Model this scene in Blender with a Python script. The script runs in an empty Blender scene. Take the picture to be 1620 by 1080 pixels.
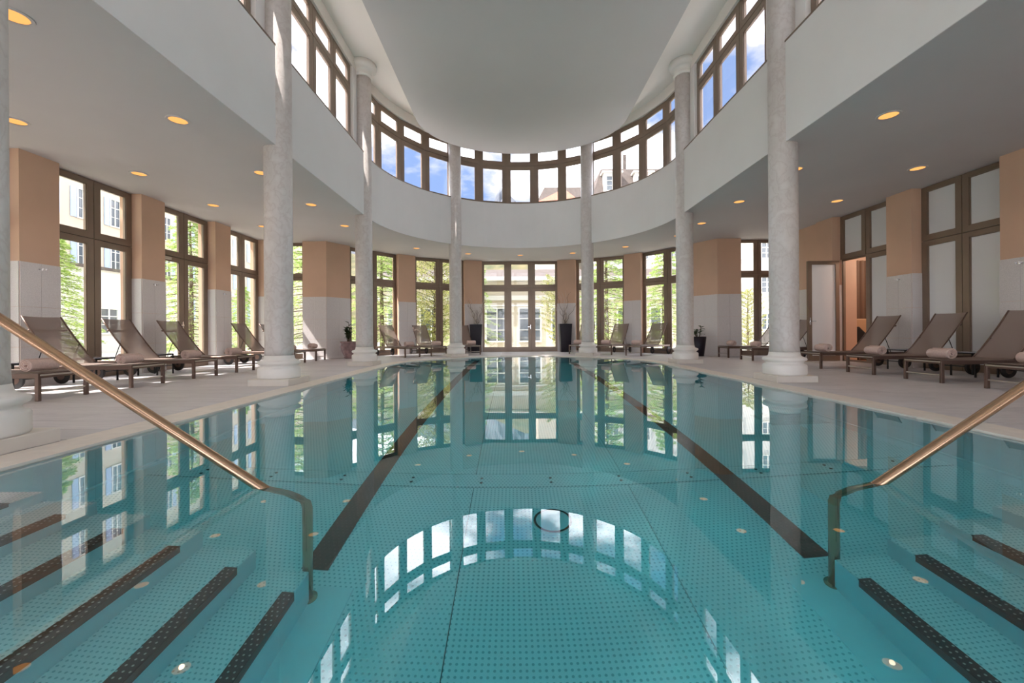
import bpy, bmesh, math, random
from math import sin, cos, pi, radians, sqrt, atan2, hypot
from mathutils import Vector, Matrix
random.seed(7)
S = bpy.context.scene
COL = S.collection

# ------------------------------------------------------------------ camera
cam = bpy.data.cameras.new('camera'); camo = bpy.data.objects.new('camera', cam); COL.objects.link(camo)
camo.location = (-0.32, 0.0, 0.85); camo.rotation_euler = (pi/2, 0.0069, 0)
cam.sensor_fit = 'HORIZONTAL'; cam.sensor_width = 36; cam.lens = 36*651.0/1620
cam.shift_x = -0.00083; cam.shift_y = -0.00886
cam.clip_start = 0.05; cam.clip_end = 2000
S.camera = camo

# ------------------------------------------------------------------ world, sun, exposure
W = bpy.data.worlds.new('sky'); S.world = W; W.use_nodes = True
nt = W.node_tree; N = nt.nodes; L = nt.links
for n in list(N): N.remove(n)
out = N.new('ShaderNodeOutputWorld'); bg = N.new('ShaderNodeBackground'); L.new(bg.outputs[0], out.inputs[0])
tc = N.new('ShaderNodeTexCoord'); mp = N.new('ShaderNodeMapping'); mp.inputs['Scale'].default_value = (1.6, 1.0, 3.2)
mp.inputs['Location'].default_value = (1.2, 0.4, 0.0)
L.new(tc.outputs['Generated'], mp.inputs[0])
nz = N.new('ShaderNodeTexNoise'); nz.inputs['Scale'].default_value = 2.3; nz.inputs['Detail'].default_value = 7; nz.inputs['Roughness'].default_value = .55
L.new(mp.outputs[0], nz.inputs['Vector'])
rp = N.new('ShaderNodeValToRGB')
rp.color_ramp.elements[0].position = .40; rp.color_ramp.elements[0].color = (.052, .080, .145, 1)
rp.color_ramp.elements[1].position = .60; rp.color_ramp.elements[1].color = (.93, .96, 1.0, 1)
L.new(nz.outputs['Fac'], rp.inputs[0])
xr = rp.color_ramp.elements.new(.465); xr.color = (.135, .145, .175, 1)
SKY = 3.6
L.new(rp.outputs[0], bg.inputs['Color']); bg.inputs['Strength'].default_value = SKY

sun = bpy.data.lights.new('sun', 'SUN'); sun.energy = 7; sun.angle = radians(.6); sun.color = (1, .95, .87)
suno = bpy.data.objects.new('sun', sun); COL.objects.link(suno)
suno.rotation_euler = Vector((1, .35, -1.49)).to_track_quat('-Z', 'Y').to_euler()
suno.location = (-30, -10, 45)

S.view_settings.view_transform = 'Standard'; S.view_settings.look = 'None'
S.view_settings.gamma = 1; S.view_settings.use_curve_mapping = False
S.view_settings.exposure = 1.05
S.cycles.max_bounces = 14; S.cycles.diffuse_bounces = 7; S.cycles.glossy_bounces = 8
S.cycles.transmission_bounces = 8; S.cycles.transparent_max_bounces = 16
S.cycles.sample_clamp_indirect = 6; S.cycles.caustics_refractive = True; S.cycles.caustics_reflective = True
S.cycles.blur_glossy = 0.3

# ------------------------------------------------------------------ materials
def nodes(name):
    m = bpy.data.materials.new(name); m.use_nodes = True
    return m, m.node_tree.nodes, m.node_tree.links, m.node_tree.nodes['Principled BSDF']
def mat(name, col, rough=.5, metal=0, var=.0, scale=4, bump=0, bscale=40, spec=.5, coat=0, stretch=(1,1,1), col2=None, detail=4):
    m, n, l, p = nodes(name)
    p.inputs['Base Color'].default_value = (*col, 1); p.inputs['Roughness'].default_value = rough
    p.inputs['Metallic'].default_value = metal; p.inputs['Specular IOR Level'].default_value = spec
    p.inputs['Coat Weight'].default_value = coat
    if var or bump:
        t = n.new('ShaderNodeTexCoord'); g = n.new('ShaderNodeMapping'); g.inputs['Scale'].default_value = stretch
        l.new(t.outputs['Object'], g.inputs[0])
    if var:
        a = n.new('ShaderNodeTexNoise'); a.inputs['Scale'].default_value = scale; a.inputs['Detail'].default_value = detail
        l.new(g.outputs[0], a.inputs['Vector'])
        r = n.new('ShaderNodeValToRGB'); r.color_ramp.elements[0].position = .3; r.color_ramp.elements[1].position = .7
        c2 = col2 or tuple(min(1, c*(1+var)) for c in col); c1 = tuple(c*(1-var) for c in col) if not col2 else col
        r.color_ramp.elements[0].color = (*c1, 1); r.color_ramp.elements[1].color = (*c2, 1)
        l.new(a.outputs['Fac'], r.inputs[0]); l.new(r.outputs[0], p.inputs['Base Color'])
    if bump:
        b = n.new('ShaderNodeTexNoise'); b.inputs['Scale'].default_value = bscale; b.inputs['Detail'].default_value = 3
        l.new(g.outputs[0], b.inputs['Vector'])
        u = n.new('ShaderNodeBump'); u.inputs['Strength'].default_value = bump; u.inputs['Distance'].default_value = .01
        l.new(b.outputs['Fac'], u.inputs['Height']); l.new(u.outputs[0], p.inputs['Normal'])
    return m
M = {}
M['plaster'] = mat('plaster', (.74, .71, .70), .85, var=.02, scale=1.2, bump=.05, bscale=60)
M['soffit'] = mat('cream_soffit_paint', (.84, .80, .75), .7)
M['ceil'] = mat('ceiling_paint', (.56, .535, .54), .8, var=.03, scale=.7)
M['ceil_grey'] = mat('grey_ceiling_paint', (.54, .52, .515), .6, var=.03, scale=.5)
M['beige'] = mat('beige_paint', (.64, .425, .305), .75, var=.04, scale=1.5)
M['granite'] = mat('pale_granite', (.67, .635, .63), .35, var=.08, scale=70, detail=2)
M['white_stone'] = mat('white_base_stone', (.84, .81, .77), .45, var=.03, scale=3)
M['plinth'] = mat('plinth_stone', (.70, .65, .59), .5, var=.03, scale=6)
M['coping'] = mat('cream_coping_stone', (.78, .71, .64), .55, var=.05, scale=9)
M['bronze'] = mat('bronze_aluminium', (.25, .185, .14), .34, metal=.35, var=.10, scale=1.5)
M['steel'] = mat('brushed_steel', (.80, .82, .83), .38, metal=.35, var=.04, scale=2)
M['smooth_steel'] = mat('smooth_steel', (.93, .95, .96), .35, metal=.0, var=.04, scale=3)
M['coping_steel'] = mat('bright_seam_steel', (.97, .98, .98), .6)
M['chrome'] = mat('chrome', (.75, .75, .76), .12, metal=1)
M['rail'] = mat('polished_rail', (.52, .34, .22), .16, metal=.95)
M['dark'] = mat('dark_rubber', (.02, .018, .018), .5)
M['lounger'] = mat('brown_lounger_frame', (.16, .105, .085), .32, metal=.5)
M['lounger_bar'] = mat('pale_lounger_bar', (.55, .50, .45), .3, metal=.7)
M['towel'] = mat('rose_beige_terry', (.66, .50, .45), .95, var=.1, scale=60, bump=.6, bscale=180)
M['black_metal'] = mat('black_metal', (.02, .02, .022), .3, metal=.4)
M['table_top'] = mat('grey_table_top', (.30, .30, .33), .2, coat=.4)
M['planter'] = mat('glossy_dark_planter', (.012, .008, .016), .35, spec=.3)
M['clay'] = mat('mauve_glazed_pot', (.27, .17, .17), .25, var=.35, scale=7, coat=.4)
M['leaf'] = mat('pot_plant_leaf', (.035, .075, .02), .4)
M['stem'] = mat('plant_stem', (.09, .06, .035), .7)
M['twig'] = mat('pale_twig', (.62, .55, .50), .7)
M['curtain'] = mat('striped_curtain', (.16, .09, .055), .7)
M['bench'] = mat('tan_upholstery', (.50, .32, .19), .8)
M['black_cloth'] = mat('black_cushion_cloth', (.015, .013, .014), .9)
M['bark'] = mat('bark', (.12, .085, .06), .9, var=.3, scale=12)
M['ground'] = mat('pale_gravel', (.52, .50, .42), .95, var=.15, scale=3)
M['house'] = mat('cream_render', (.60, .53, .43), .9, var=.03, scale=1)
M['house_white'] = mat('white_render', (.66, .64, .61), .9)
M['shutter'] = mat('pale_blue_shutter', (.46, .56, .76), .7)
M['win_dark'] = mat('house_glass', (.10, .12, .14), .1, coat=.5)
M['win_frame'] = mat('white_window_frame', (.78, .77, .72), .6)
M['roof_red'] = mat('red_roof_tile', (.36, .13, .085), .8, var=.12, scale=3)
M['roof_grey'] = mat('weathered_roof', (.10, .08, .07), .8, var=.2, scale=3)
M['rock'] = mat('mountain_rock', (.045, .055, .075), .95, col2=(.16, .17, .19), var=.3, scale=.05)
M['hill'] = mat('wooded_hill', (.05, .06, .025), .95, col2=(.16, .13, .06), var=.3, scale=.4)

# glowing lens of the ceiling lamps
def emis(name, col, s):
    m = bpy.data.materials.new(name); m.use_nodes = True; n = m.node_tree.nodes; l = m.node_tree.links
    n.clear(); o = n.new('ShaderNodeOutputMaterial'); e = n.new('ShaderNodeEmission'); e.inputs[0].default_value = (*col, 1); e.inputs[1].default_value = s
    l.new(e.outputs[0], o.inputs[0]); return m
M['lens'] = emis('warm_lamp_lens', (1, .44, .13), .66)

def marble():
    m, n, l, p = nodes('veined_marble')
    t = n.new('ShaderNodeTexCoord'); g = n.new('ShaderNodeMapping'); g.inputs['Scale'].default_value = (1, 1, .8); l.new(t.outputs['Object'], g.inputs[0])
    a = n.new('ShaderNodeTexNoise'); a.inputs['Scale'].default_value = 6.5; a.inputs['Detail'].default_value = 9; a.inputs['Distortion'].default_value = .35
    l.new(g.outputs[0], a.inputs['Vector'])
    r = n.new('ShaderNodeValToRGB'); e = r.color_ramp.elements
    e[0].position = .30; e[0].color = (.68, .64, .615, 1); e[1].position = .75; e[1].color = (.58, .53, .505, 1)
    x = e.new(.46); x.color = (.63, .585, .56, 1); x = e.new(.505); x.color = (.57, .515, .49, 1); x = e.new(.55); x.color = (.64, .595, .57, 1)
    l.new(a.outputs['Fac'], r.inputs[0]); l.new(r.outputs[0], p.inputs['Base Color']); p.inputs['Roughness'].default_value = .4
    return m
M['marble'] = marble()

def deck():
    m, n, l, p = nodes('deck_stone')
    t = n.new('ShaderNodeTexCoord'); g = n.new('ShaderNodeMapping'); g.inputs['Scale'].default_value = (1.2, 14, 1); l.new(t.outputs['Object'], g.inputs[0])
    a = n.new('ShaderNodeTexNoise'); a.inputs['Scale'].default_value = 2.2; a.inputs['Detail'].default_value = 6; l.new(g.outputs[0], a.inputs['Vector'])
    oi = n.new('ShaderNodeObjectInfo')
    r = n.new('ShaderNodeValToRGB'); r.color_ramp.elements[0].position = .3; r.color_ramp.elements[0].color = (.54, .515, .53, 1)
    r.color_ramp.elements[1].position = .7; r.color_ramp.elements[1].color = (.67, .64, .655, 1)
    l.new(a.outputs['Fac'], r.inputs[0])
    hs = n.new('ShaderNodeHueSaturation'); mr = n.new('ShaderNodeMapRange'); mr.inputs[3].default_value = .93; mr.inputs[4].default_value = 1.05
    l.new(oi.outputs['Random'], mr.inputs[0]); l.new(mr.outputs[0], hs.inputs['Value']); l.new(r.outputs[0], hs.inputs['Color']); l.new(hs.outputs[0], p.inputs['Base Color'])
    p.inputs['Roughness'].default_value = .42
    return m
M['deck'] = deck()

def dotted(name, base, dot, pitch, rad, stagger, rough=.35, metal=.35, h=.25):
    m, n, l, p = nodes(name)
    t = n.new('ShaderNodeTexCoord'); sep = n.new('ShaderNodeSeparateXYZ'); l.new(t.outputs['Object'], sep.inputs[0])
    def ma(op, a, b=None, c=None):
        q = n.new('ShaderNodeMath'); q.operation = op
        for i, v in enumerate((a, b, c)):
            if v is None: continue
            if isinstance(v, (int, float)): q.inputs[i].default_value = v
            else: l.new(v, q.inputs[i])
        return q.outputs[0]
    x = ma('DIVIDE', sep.outputs[0], pitch); y = ma('DIVIDE', sep.outputs[1], pitch)
    if stagger:
        half = ma('MULTIPLY', ma('FLOORED_MODULO', ma('FLOOR', y), 2), .5); x = ma('ADD', x, half)
    fx = ma('SUBTRACT', ma('FRACT', x), .5); fy = ma('SUBTRACT', ma('FRACT', y), .5)
    d = ma('SQRT', ma('ADD', ma('MULTIPLY', fx, fx), ma('MULTIPLY', fy, fy)))
    s = n.new('ShaderNodeMapRange'); s.interpolation_type = 'SMOOTHSTEP'; l.new(d, s.inputs[0])
    s.inputs[1].default_value = rad-.06; s.inputs[2].default_value = rad+.06; s.inputs[3].default_value = 1; s.inputs[4].default_value = 0
    mx = n.new('ShaderNodeMix'); mx.data_type = 'RGBA'; l.new(s.outputs[0], mx.inputs[0]); mx.inputs[6].default_value = (*base, 1); mx.inputs[7].default_value = (*dot, 1)
    l.new(mx.outputs[2], p.inputs['Base Color']); p.inputs['Roughness'].default_value = rough; p.inputs['Metallic'].default_value = metal
    u = n.new('ShaderNodeBump'); u.inputs['Strength'].default_value = h; u.inputs['Distance'].default_value = .004; l.new(s.outputs[0], u.inputs['Height']); l.new(u.outputs[0], p.inputs['Normal'])
    return m
M['dot_square'] = dotted('embossed_steel_square', (.975, .98, .98), (.46, .54, .56), .031, .23, False, .45, .0)
M['dot_stagger'] = dotted('embossed_steel_staggered', (.97, .975, .975), (.48, .56, .58), .031, .21, True, .45, .0)
M['dot_tread'] = dotted('embossed_tread', (.975, .98, .98), (.50, .58, .60), .023, .22, True, .45, .0)
M['nosing'] = dotted('dark_studded_nosing', (.022, .016, .018), (.50, .50, .48), .026, .17, True, .4, 0)
M['lane'] = dotted('dark_lane_strip', (.045, .028, .022), (.10, .07, .06), .034, .2, True, .5, 0)

def glass_pane():
    m = bpy.data.materials.new('window_glass'); m.use_nodes = True; n = m.node_tree.nodes; l = m.node_tree.links; n.clear()
    o = n.new('ShaderNodeOutputMaterial'); mix = n.new('ShaderNodeMixShader'); tr = n.new('ShaderNodeBsdfTransparent'); gl = n.new('ShaderNodeBsdfGlossy')
    gl.inputs['Roughness'].default_value = 0; tr.inputs[0].default_value = (.985, .975, .985, 1)
    lw = n.new('ShaderNodeLayerWeight'); lw.inputs[0].default_value = .5; pw = n.new('ShaderNodeMath'); pw.operation = 'POWER'; pw.inputs[1].default_value = 4.5
    ml = n.new('ShaderNodeMath'); ml.operation = 'MULTIPLY_ADD'; ml.inputs[1].default_value = .7; ml.inputs[2].default_value = .03
    l.new(lw.outputs['Facing'], pw.inputs[0]); l.new(pw.outputs[0], ml.inputs[0]); l.new(ml.outputs[0], mix.inputs[0]); l.new(tr.outputs[0], mix.inputs[1]); l.new(gl.outputs[0], mix.inputs[2]); l.new(mix.outputs[0], o.inputs[0]); return m
M['glass'] = glass_pane()
def frosted():
    m, n, l, p = nodes('frosted_glass'); p.inputs['Base Color'].default_value = (.74, .75, .77, 1); p.inputs['Roughness'].default_value = .28
    p.inputs['Coat Weight'].default_value = .6; p.inputs['Coat Roughness'].default_value = .03; return m
M['frosted'] = frosted()
def sling():
    m, n, l, p = nodes('brown_mesh_sling'); p.inputs['Base Color'].default_value = (.235, .175, .15, 1); p.inputs['Roughness'].default_value = .7
    tr = n.new('ShaderNodeBsdfTransparent'); mix = n.new('ShaderNodeMixShader'); mix.inputs[0].default_value = .86
    l.new(tr.outputs[0], mix.inputs[1]); l.new(p.outputs[0], mix.inputs[2]); l.new(mix.outputs[0], n['Material Output'].inputs[0]); return m
M['sling'] = sling()
def leafmat(name, c1, c2):
    m = bpy.data.materials.new(name); m.use_nodes = True; n = m.node_tree.nodes; l = m.node_tree.links; n.clear()
    o = n.new('ShaderNodeOutputMaterial'); d = n.new('ShaderNodeBsdfDiffuse'); t = n.new('ShaderNodeBsdfTranslucent'); mix = n.new('ShaderNodeMixShader'); mix.inputs[0].default_value = .45
    g = n.new('ShaderNodeNewGeometry'); r = n.new('ShaderNodeValToRGB'); r.color_ramp.elements[0].color = (*c1, 1); r.color_ramp.elements[1].color = (*c2, 1)
    l.new(g.outputs['Random Per Island'], r.inputs[0]); l.new(r.outputs[0], d.inputs[0]); l.new(r.outputs[0], t.inputs[0])
    l.new(d.outputs[0], mix.inputs[1]); l.new(t.outputs[0], mix.inputs[2]); l.new(mix.outputs[0], o.inputs[0]); return m
M['needles'] = leafmat('spruce_needles', (.20, .33, .07), (.60, .72, .28))
M['broad'] = leafmat('yellow_green_leaves', (.15, .20, .05), (.56, .54, .22))

def water():
    m = bpy.data.materials.new('pool_water'); m.use_nodes = True; n = m.node_tree.nodes; l = m.node_tree.links; n.clear()
    o = n.new('ShaderNodeOutputMaterial'); rf = n.new('ShaderNodeBsdfRefraction'); rf.inputs['IOR'].default_value = 1.33; rf.inputs['Roughness'].default_value = 0
    gl = n.new('ShaderNodeBsdfGlossy'); gl.inputs['Roughness'].default_value = 0; mix = n.new('ShaderNodeMixShader')
    fr = n.new('ShaderNodeFresnel'); fr.inputs[0].default_value = 1.33; pw = n.new('ShaderNodeMath'); pw.operation = 'POWER'; pw.inputs[1].default_value = .64
    gm = n.new('ShaderNodeNewGeometry'); ex = n.new('ShaderNodeMapRange'); ex.inputs[3].default_value = .62; ex.inputs[4].default_value = 1.0
    l.new(gm.outputs['Backfacing'], ex.inputs[0]); l.new(ex.outputs[0], pw.inputs[1])
    l.new(fr.outputs[0], pw.inputs[0]); l.new(pw.outputs[0], mix.inputs[0])
    l.new(rf.outputs[0], mix.inputs[1]); l.new(gl.outputs[0], mix.inputs[2]); l.new(mix.outputs[0], o.inputs[0])
    t = n.new('ShaderNodeTexCoord'); b = n.new('ShaderNodeTexNoise'); b.inputs['Scale'].default_value = 1.1; b.inputs['Detail'].default_value = 1.5; l.new(t.outputs['Object'], b.inputs['Vector'])
    u = n.new('ShaderNodeBump'); u.inputs['Strength'].default_value = .10; u.inputs['Distance'].default_value = .012; l.new(b.outputs['Fac'], u.inputs['Height'])
    for x in (rf, gl, fr): l.new(u.outputs[0], x.inputs['Normal'])
    v = n.new('ShaderNodeVolumeAbsorption'); v.inputs['Color'].default_value = (.0, .945, 1.0, 1); v.inputs['Density'].default_value = .60; l.new(v.outputs[0], o.inputs['Volume'])
    return m
M['water'] = water()

# ------------------------------------------------------------------ helpers
def new(): return bmesh.new()
def obj(name, bm, m, parent=None, smooth=False, loc=None, **tags):
    bmesh.ops.recalc_face_normals(bm, faces=bm.faces[:])
    me = bpy.data.meshes.new(name); bm.to_mesh(me); bm.free()
    if m is not None: me.materials.append(M[m])
    if smooth: me.shade_smooth()
    o = bpy.data.objects.new(name, me); COL.objects.link(o)
    if parent is not None: o.parent = parent
    if loc: o.location = loc
    for k, v in tags.items(): o[k] = v
    return o
def link(name, me, parent=None, loc=None, rot=None, **tags):
    o = bpy.data.objects.new(name, me); COL.objects.link(o)
    if parent is not None: o.parent = parent
    if loc is not None: o.location = loc
    if rot is not None: o.rotation_euler = rot
    for k, v in tags.items(): o[k] = v
    return o
def thing(name, label, cat, loc=(0, 0, 0), rz=0, group=None, kind=None):
    o = bpy.data.objects.new(name, None); COL.objects.link(o); o.location = loc; o.rotation_euler = (0, 0, rz); o.empty_display_size = .1
    o['label'] = label; o['category'] = cat
    if group: o['group'] = group
    if kind: o['kind'] = kind
    return o
def struct(name, label, cat, loc=(0, 0, 0)): return thing(name, label, cat, loc, kind='structure')
def copy_tree(o, parent=None):
    c = o.copy(); COL.objects.link(c); c.parent = parent
    for ch in list(o.children): copy_tree(ch, c)
    return c
def box(bm, x0, x1, y0, y1, z0, z1, bev=0):
    r = bmesh.ops.create_cube(bm, size=1); vs = r['verts']
    for v in vs: v.co = Vector((x0+(v.co.x+.5)*(x1-x0), y0+(v.co.y+.5)*(y1-y0), z0+(v.co.z+.5)*(z1-z0)))
    if bev:
        es = list({e for v in vs for e in v.link_edges}); bmesh.ops.bevel(bm, geom=es, offset=bev, segments=1, affect='EDGES')
    return vs
def prism(bm, pts, z0, z1):
    a = [bm.verts.new((x, y, z0)) for x, y in pts]; b = [bm.verts.new((x, y, z1)) for x, y in pts]; n = len(pts)
    bm.faces.new(a[::-1]); bm.faces.new(b)
    for i in range(n): bm.faces.new((a[i], a[(i+1) % n], b[(i+1) % n], b[i]))
def obox(bm, a, b, s0, s1, d0, d1, z0, z1):   # along a->b, d to the LEFT normal
    ax, ay = a; dx, dy = b[0]-ax, b[1]-ay; ln = hypot(dx, dy); ux, uy = dx/ln, dy/ln; nx, ny = -uy, ux
    P = lambda s, d: (ax+ux*s+nx*d, ay+uy*s+ny*d)
    prism(bm, [P(s0, d0), P(s1, d0), P(s1, d1), P(s0, d1)], z0, z1)
def lathe(bm, prof, n=32, cx=0, cy=0, cap=True):
    rings = []
    for r, z in prof: rings.append([bm.verts.new((cx+r*cos(2*pi*i/n), cy+r*sin(2*pi*i/n), z)) for i in range(n)])
    for A, B in zip(rings, rings[1:]):
        for i in range(n): bm.faces.new((A[i], A[(i+1) % n], B[(i+1) % n], B[i]))
    if cap: bm.faces.new(rings[0][::-1]); bm.faces.new(rings[-1])
def tube(bm, pts, r, n=10, r1=None):
    pts = [Vector(p) for p in pts]; rings = []; up = Vector((0, 0, 1))
    for i, p in enumerate(pts):
        t = (pts[min(i+1, len(pts)-1)]-pts[max(i-1, 0)]).normalized()
        ref = up if abs(t.z) < .95 else Vector((0, 1, 0))
        a = t.cross(ref).normalized(); b = a.cross(t)
        rr = r if r1 is None else r+(r1-r)*i/(len(pts)-1)
        rings.append([bm.verts.new(p+a*cos(2*pi*k/n)*rr+b*sin(2*pi*k/n)*rr) for k in range(n)])
    for A, B in zip(rings, rings[1:]):
        for i in range(n): bm.faces.new((A[i], A[(i+1) % n], B[(i+1) % n], B[i]))
    bm.faces.new(rings[0][::-1]); bm.faces.new(rings[-1])
def bar(bm, p, q, w, h):    # rectangular bar between two points
    p = Vector(p); q = Vector(q); t = (q-p).normalized(); ref = Vector((0, 0, 1)) if abs(t.z) < .95 else Vector((1, 0, 0))
    a = t.cross(ref).normalized()*w/2; b = a.cross(t).normalized()*h/2
    A = [bm.verts.new(p+x) for x in (a+b, a-b, -a-b, -a+b)]; B = [bm.verts.new(q+x) for x in (a+b, a-b, -a-b, -a+b)]
    bm.faces.new(A[::-1]); bm.faces.new(B)
    for i in range(4): bm.faces.new((A[i], A[(i+1) % 4], B[(i+1) % 4], B[i]))

YC = 11.04            # centre of all the arcs
Y0N = -6.0            # near end of hall
ZC = 3.98             # side ceiling
R_F = 4.22            # gallery face
XW, XWIN = 8.54, 8.80
def outline(r, near=Y0N, n=48):
    return [(r, near)]+[(r*cos(pi*i/n), YC+r*sin(pi*i/n)) for i in range(n+1)]+[(-r, near)]
def band(bm, inner, outer, z0, z1):          # slab between two outlines with equal point counts
    n = len(inner); V = [[bm.verts.new((x, y, z)) for x, y in pl] for pl, z in ((inner, z0), (outer, z0), (outer, z1), (inner, z1))]
    for i in range(n-1):
        for k in range(4): bm.faces.new((V[k][i], V[k][i+1], V[(k+1) % 4][i+1], V[(k+1) % 4][i]))
    bm.faces.new([V[k][0] for k in range(4)]); bm.faces.new([V[k][-1] for k in range(4)][::-1])
def wide_outline(near=Y0N, n=48):            # outer edge of deck slab and side roof
    p = [(9.2, near)]
    for i in range(n+1):
        t = 180*i/n; a = radians(t)
        if t < 31 or t > 149:
            r = min(9.2/max(abs(cos(a)), 1e-6), 3.45/max(sin(a), 1e-6)) if sin(a) > 0 else 9.2
        else: r = 7.62
        r = max(r, 7.62)
        p.append((r*cos(a), YC+r*sin(a)))
    return p+[(-9.2, near)]

# ------------------------------------------------------------------ floor slab, deck tiles, coping
fl = new(); band(fl, outline(3.75), wide_outline(), -.30, -.012)
floor = obj('floor', fl, 'deck', kind='structure', label='pool deck of large pale stone slabs around the pool', category='floor')
def xin(y):  # inner limit of deck tiles
    return 3.955 if y <= YC else (sqrt(max(3.955**2-(y-YC)**2, 0)))
def xout(y):
    if y < 14.25: return 9.0
    d = 7.45**2-(y-YC)**2
    return sqrt(d) if d > 0 else 0
TW = .37; row = 0; y = 2.62; ntile = 0
while y < 18.3:
    y0, y1 = y+.004, y+TW-.004
    for sx in (-1, 1):
        off = (0, .8)[row % 2]; x = 0-off
        while x < 9:
            a, b = x+.003, x+1.6-.003; x += 1.6
            ys = [y0+(y1-y0)*k/4 for k in range(5)]
            inn = [max(a, xin(q), 0.0) for q in ys]; ou = [min(b, xout(q)) for q in ys]
            if min(o-i for i, o in zip(inn, ou)) < .02:
                if max(o-i for i, o in zip(inn, ou)) < .05: continue
                inn = [min(i, o-.004) for i, o in zip(inn, ou)]
                if any(i < xin(q)-.02 for i, q in zip(inn, ys)): continue
            bm = new(); pts = [(sx*i, q) for i, q in zip(inn, ys)]+[(sx*o, q) for o, q in zip(ou[::-1], ys[::-1])]
            if all(abs(i-inn[0]) < 1e-6 for i in inn): pts = [pts[0], pts[4]]+pts[5:]
            if all(abs(i-ou[0]) < 1e-6 for i in ou): pts = pts[:-5]+[pts[-5], pts[-1]]
            prism(bm, pts, -.012, 0); obj('tile', bm, 'deck', floor); ntile += 1
    y += TW; row += 1
bm = new()
for sx in (-1, 1): box(bm, *sorted((sx*3.955, sx*9.0)), Y0N, 2.615, -.012, 0)
obj('near_paving', bm, 'deck', floor)

cop = struct('trim_1', 'cream stone coping running round the rim of the pool', 'coping')
def coping_piece(pts_in, pts_out):
    bm = new(); n = len(pts_in); prof = []
    pl = pts_in+pts_out[::-1]; prism(bm, pl, -.05, .004)
    obj('coping_stone', bm, 'coping', cop)
ys = [-3+1.4*k for k in range(11)]; ys[-1] = YC
for sx in (-1, 1):
    for a, b in zip(ys, ys[1:]): coping_piece([(sx*3.6, a+.002), (sx*3.6, b-.002)], [(sx*3.95, a+.002), (sx*3.95, b-.002)])
for k in range(10):
    A = [radians(18*k+.04+17.92*j/5) for j in range(6)]
    coping_piece([(3.6*cos(t), YC+3.6*sin(t)) for t in A], [(3.95*cos(t), YC+3.95*sin(t)) for t in A])
bm = new(); box(bm, -3.95, 3.95, -3.4, -3, -.05, .004); obj('coping_stone', bm, 'coping', cop)

# ------------------------------------------------------------------ pool basin
ZF = -1.30
basin = struct('pool_basin', 'brushed stainless steel pool basin under the water', 'pool')
bm = new(); band(bm, outline(3.6, -3.0), outline(3.72, -3.0), -1.36, -.03); box(bm, -3.72, 3.72, -3.12, -3.0, -1.36, -.03); obj('basin_wall', bm, 'smooth_steel', basin)
bm = new(); band(bm, outline(3.56, -3.0), outline(3.6, -3.0), -.20, -.10); obj('overflow_lip', bm, 'smooth_steel', basin)
bm = new()   # sloping weld cove at foot of the walls
i1, o1 = outline(3.50, -3.0), outline(3.598, -3.0)
A = [bm.verts.new((x, y_, ZF+.002)) for x, y_ in i1]; B = [bm.verts.new((x, y_, ZF+.11)) for x, y_ in o1]
for i in range(len(A)-1): bm.faces.new((A[i], A[i+1], B[i+1], B[i]))
obj('weld_cove', bm, 'smooth_steel', basin)
xs = [-3.6, -1.64, -.67, .67, 1.64, 3.6]
def arcY(x): return YC+sqrt(max(3.6**2-x*x, .0))
bm = new(); prism(bm, outline(3.66, -3.05), -1.40, -1.319); obj('basin_floor', bm, 'dark', basin)
ysec = [-3, .3, 3.57, 3.81, 7.4, YC]
for i in range(5):
    for j in range(6):
        a, b = xs[i]+.003, xs[i+1]-.003; bm = new()
        if j < 5:
            if abs(ysec[j]-3.57) < .01: continue
            prism(bm, [(a, ysec[j]+.005), (b, ysec[j]+.005), (b, ysec[j+1]-.005), (a, ysec[j+1]-.005)], ZF-.02, ZF)
        else:
            top = [(b+(a-b)*k/6, arcY(b+(a-b)*k/6)) for k in range(7)]
            prism(bm, [(a, YC+.002), (b, YC+.002)]+top, ZF-.02, ZF)
        obj('floor_panel', bm, 'dot_square' if i == 2 else 'dot_stagger', basin)
bm = new(); box(bm, -3.6, 3.6, 3.578, 3.802, ZF-.02, ZF+.004); ch = obj('massage_channel', bm, 'dot_stagger', basin)
for k in range(-5, 6):
    if k % 1 == 0:
        bm = new()
        for dy in (-.035, .045): lathe(bm, [(.012, 0), (.014, .008), (.007, .012)], 10, k*.62+.01, 3.68+dy)
        o = obj('jet_nozzle', bm, 'dark', ch); o.location = (0, 0, ZF+.004)
for sx in (-1, 1):
    bm = new(); prism(bm, [(sx*1.475, 2.55), (sx*1.64, 2.55), (sx*1.64, 14.2), (sx*1.475, 14.25)], ZF, ZF+.006)
    obj('lane_stripe', bm, 'lane', basin)
bm = new(); lathe(bm, [(.165, 0), (.165, .012), (.15, .015)], 32, 0, 0); dr = obj('floor_drain', bm, 'smooth_steel', basin, loc=(-.03, 3.08, ZF))
bm = new()
for r in (.135,): lathe(bm, [(r-.008, .018), (r+.008, .0185), (r+.008, .021), (r-.008, .021)], 28, cap=False)
obj('drain_slot', bm, 'dark', dr)
bm = new()
for k in range(9): box(bm, 2.80, 3.50, 4.96+k*.055, 4.985+k*.055, ZF, ZF+.012)
obj('floor_grate', bm, 'chrome', basin)
bm = new(); box(bm, -3.6, 3.6, -3, -2.95, ZF, ZF+.01); obj('near_seam', bm, 'smooth_steel', basin)

for sx in (-1, 1):      # raised steel seam along the foot of both long walls
    bm = new(); prism(bm, [(sx*3.598, -2.9), (sx*3.598, YC), (sx*3.565, YC), (sx*3.565, -2.9)], ZF+.11, ZF+.15)
    obj('wall_seam', bm, 'coping_steel', basin)
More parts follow.
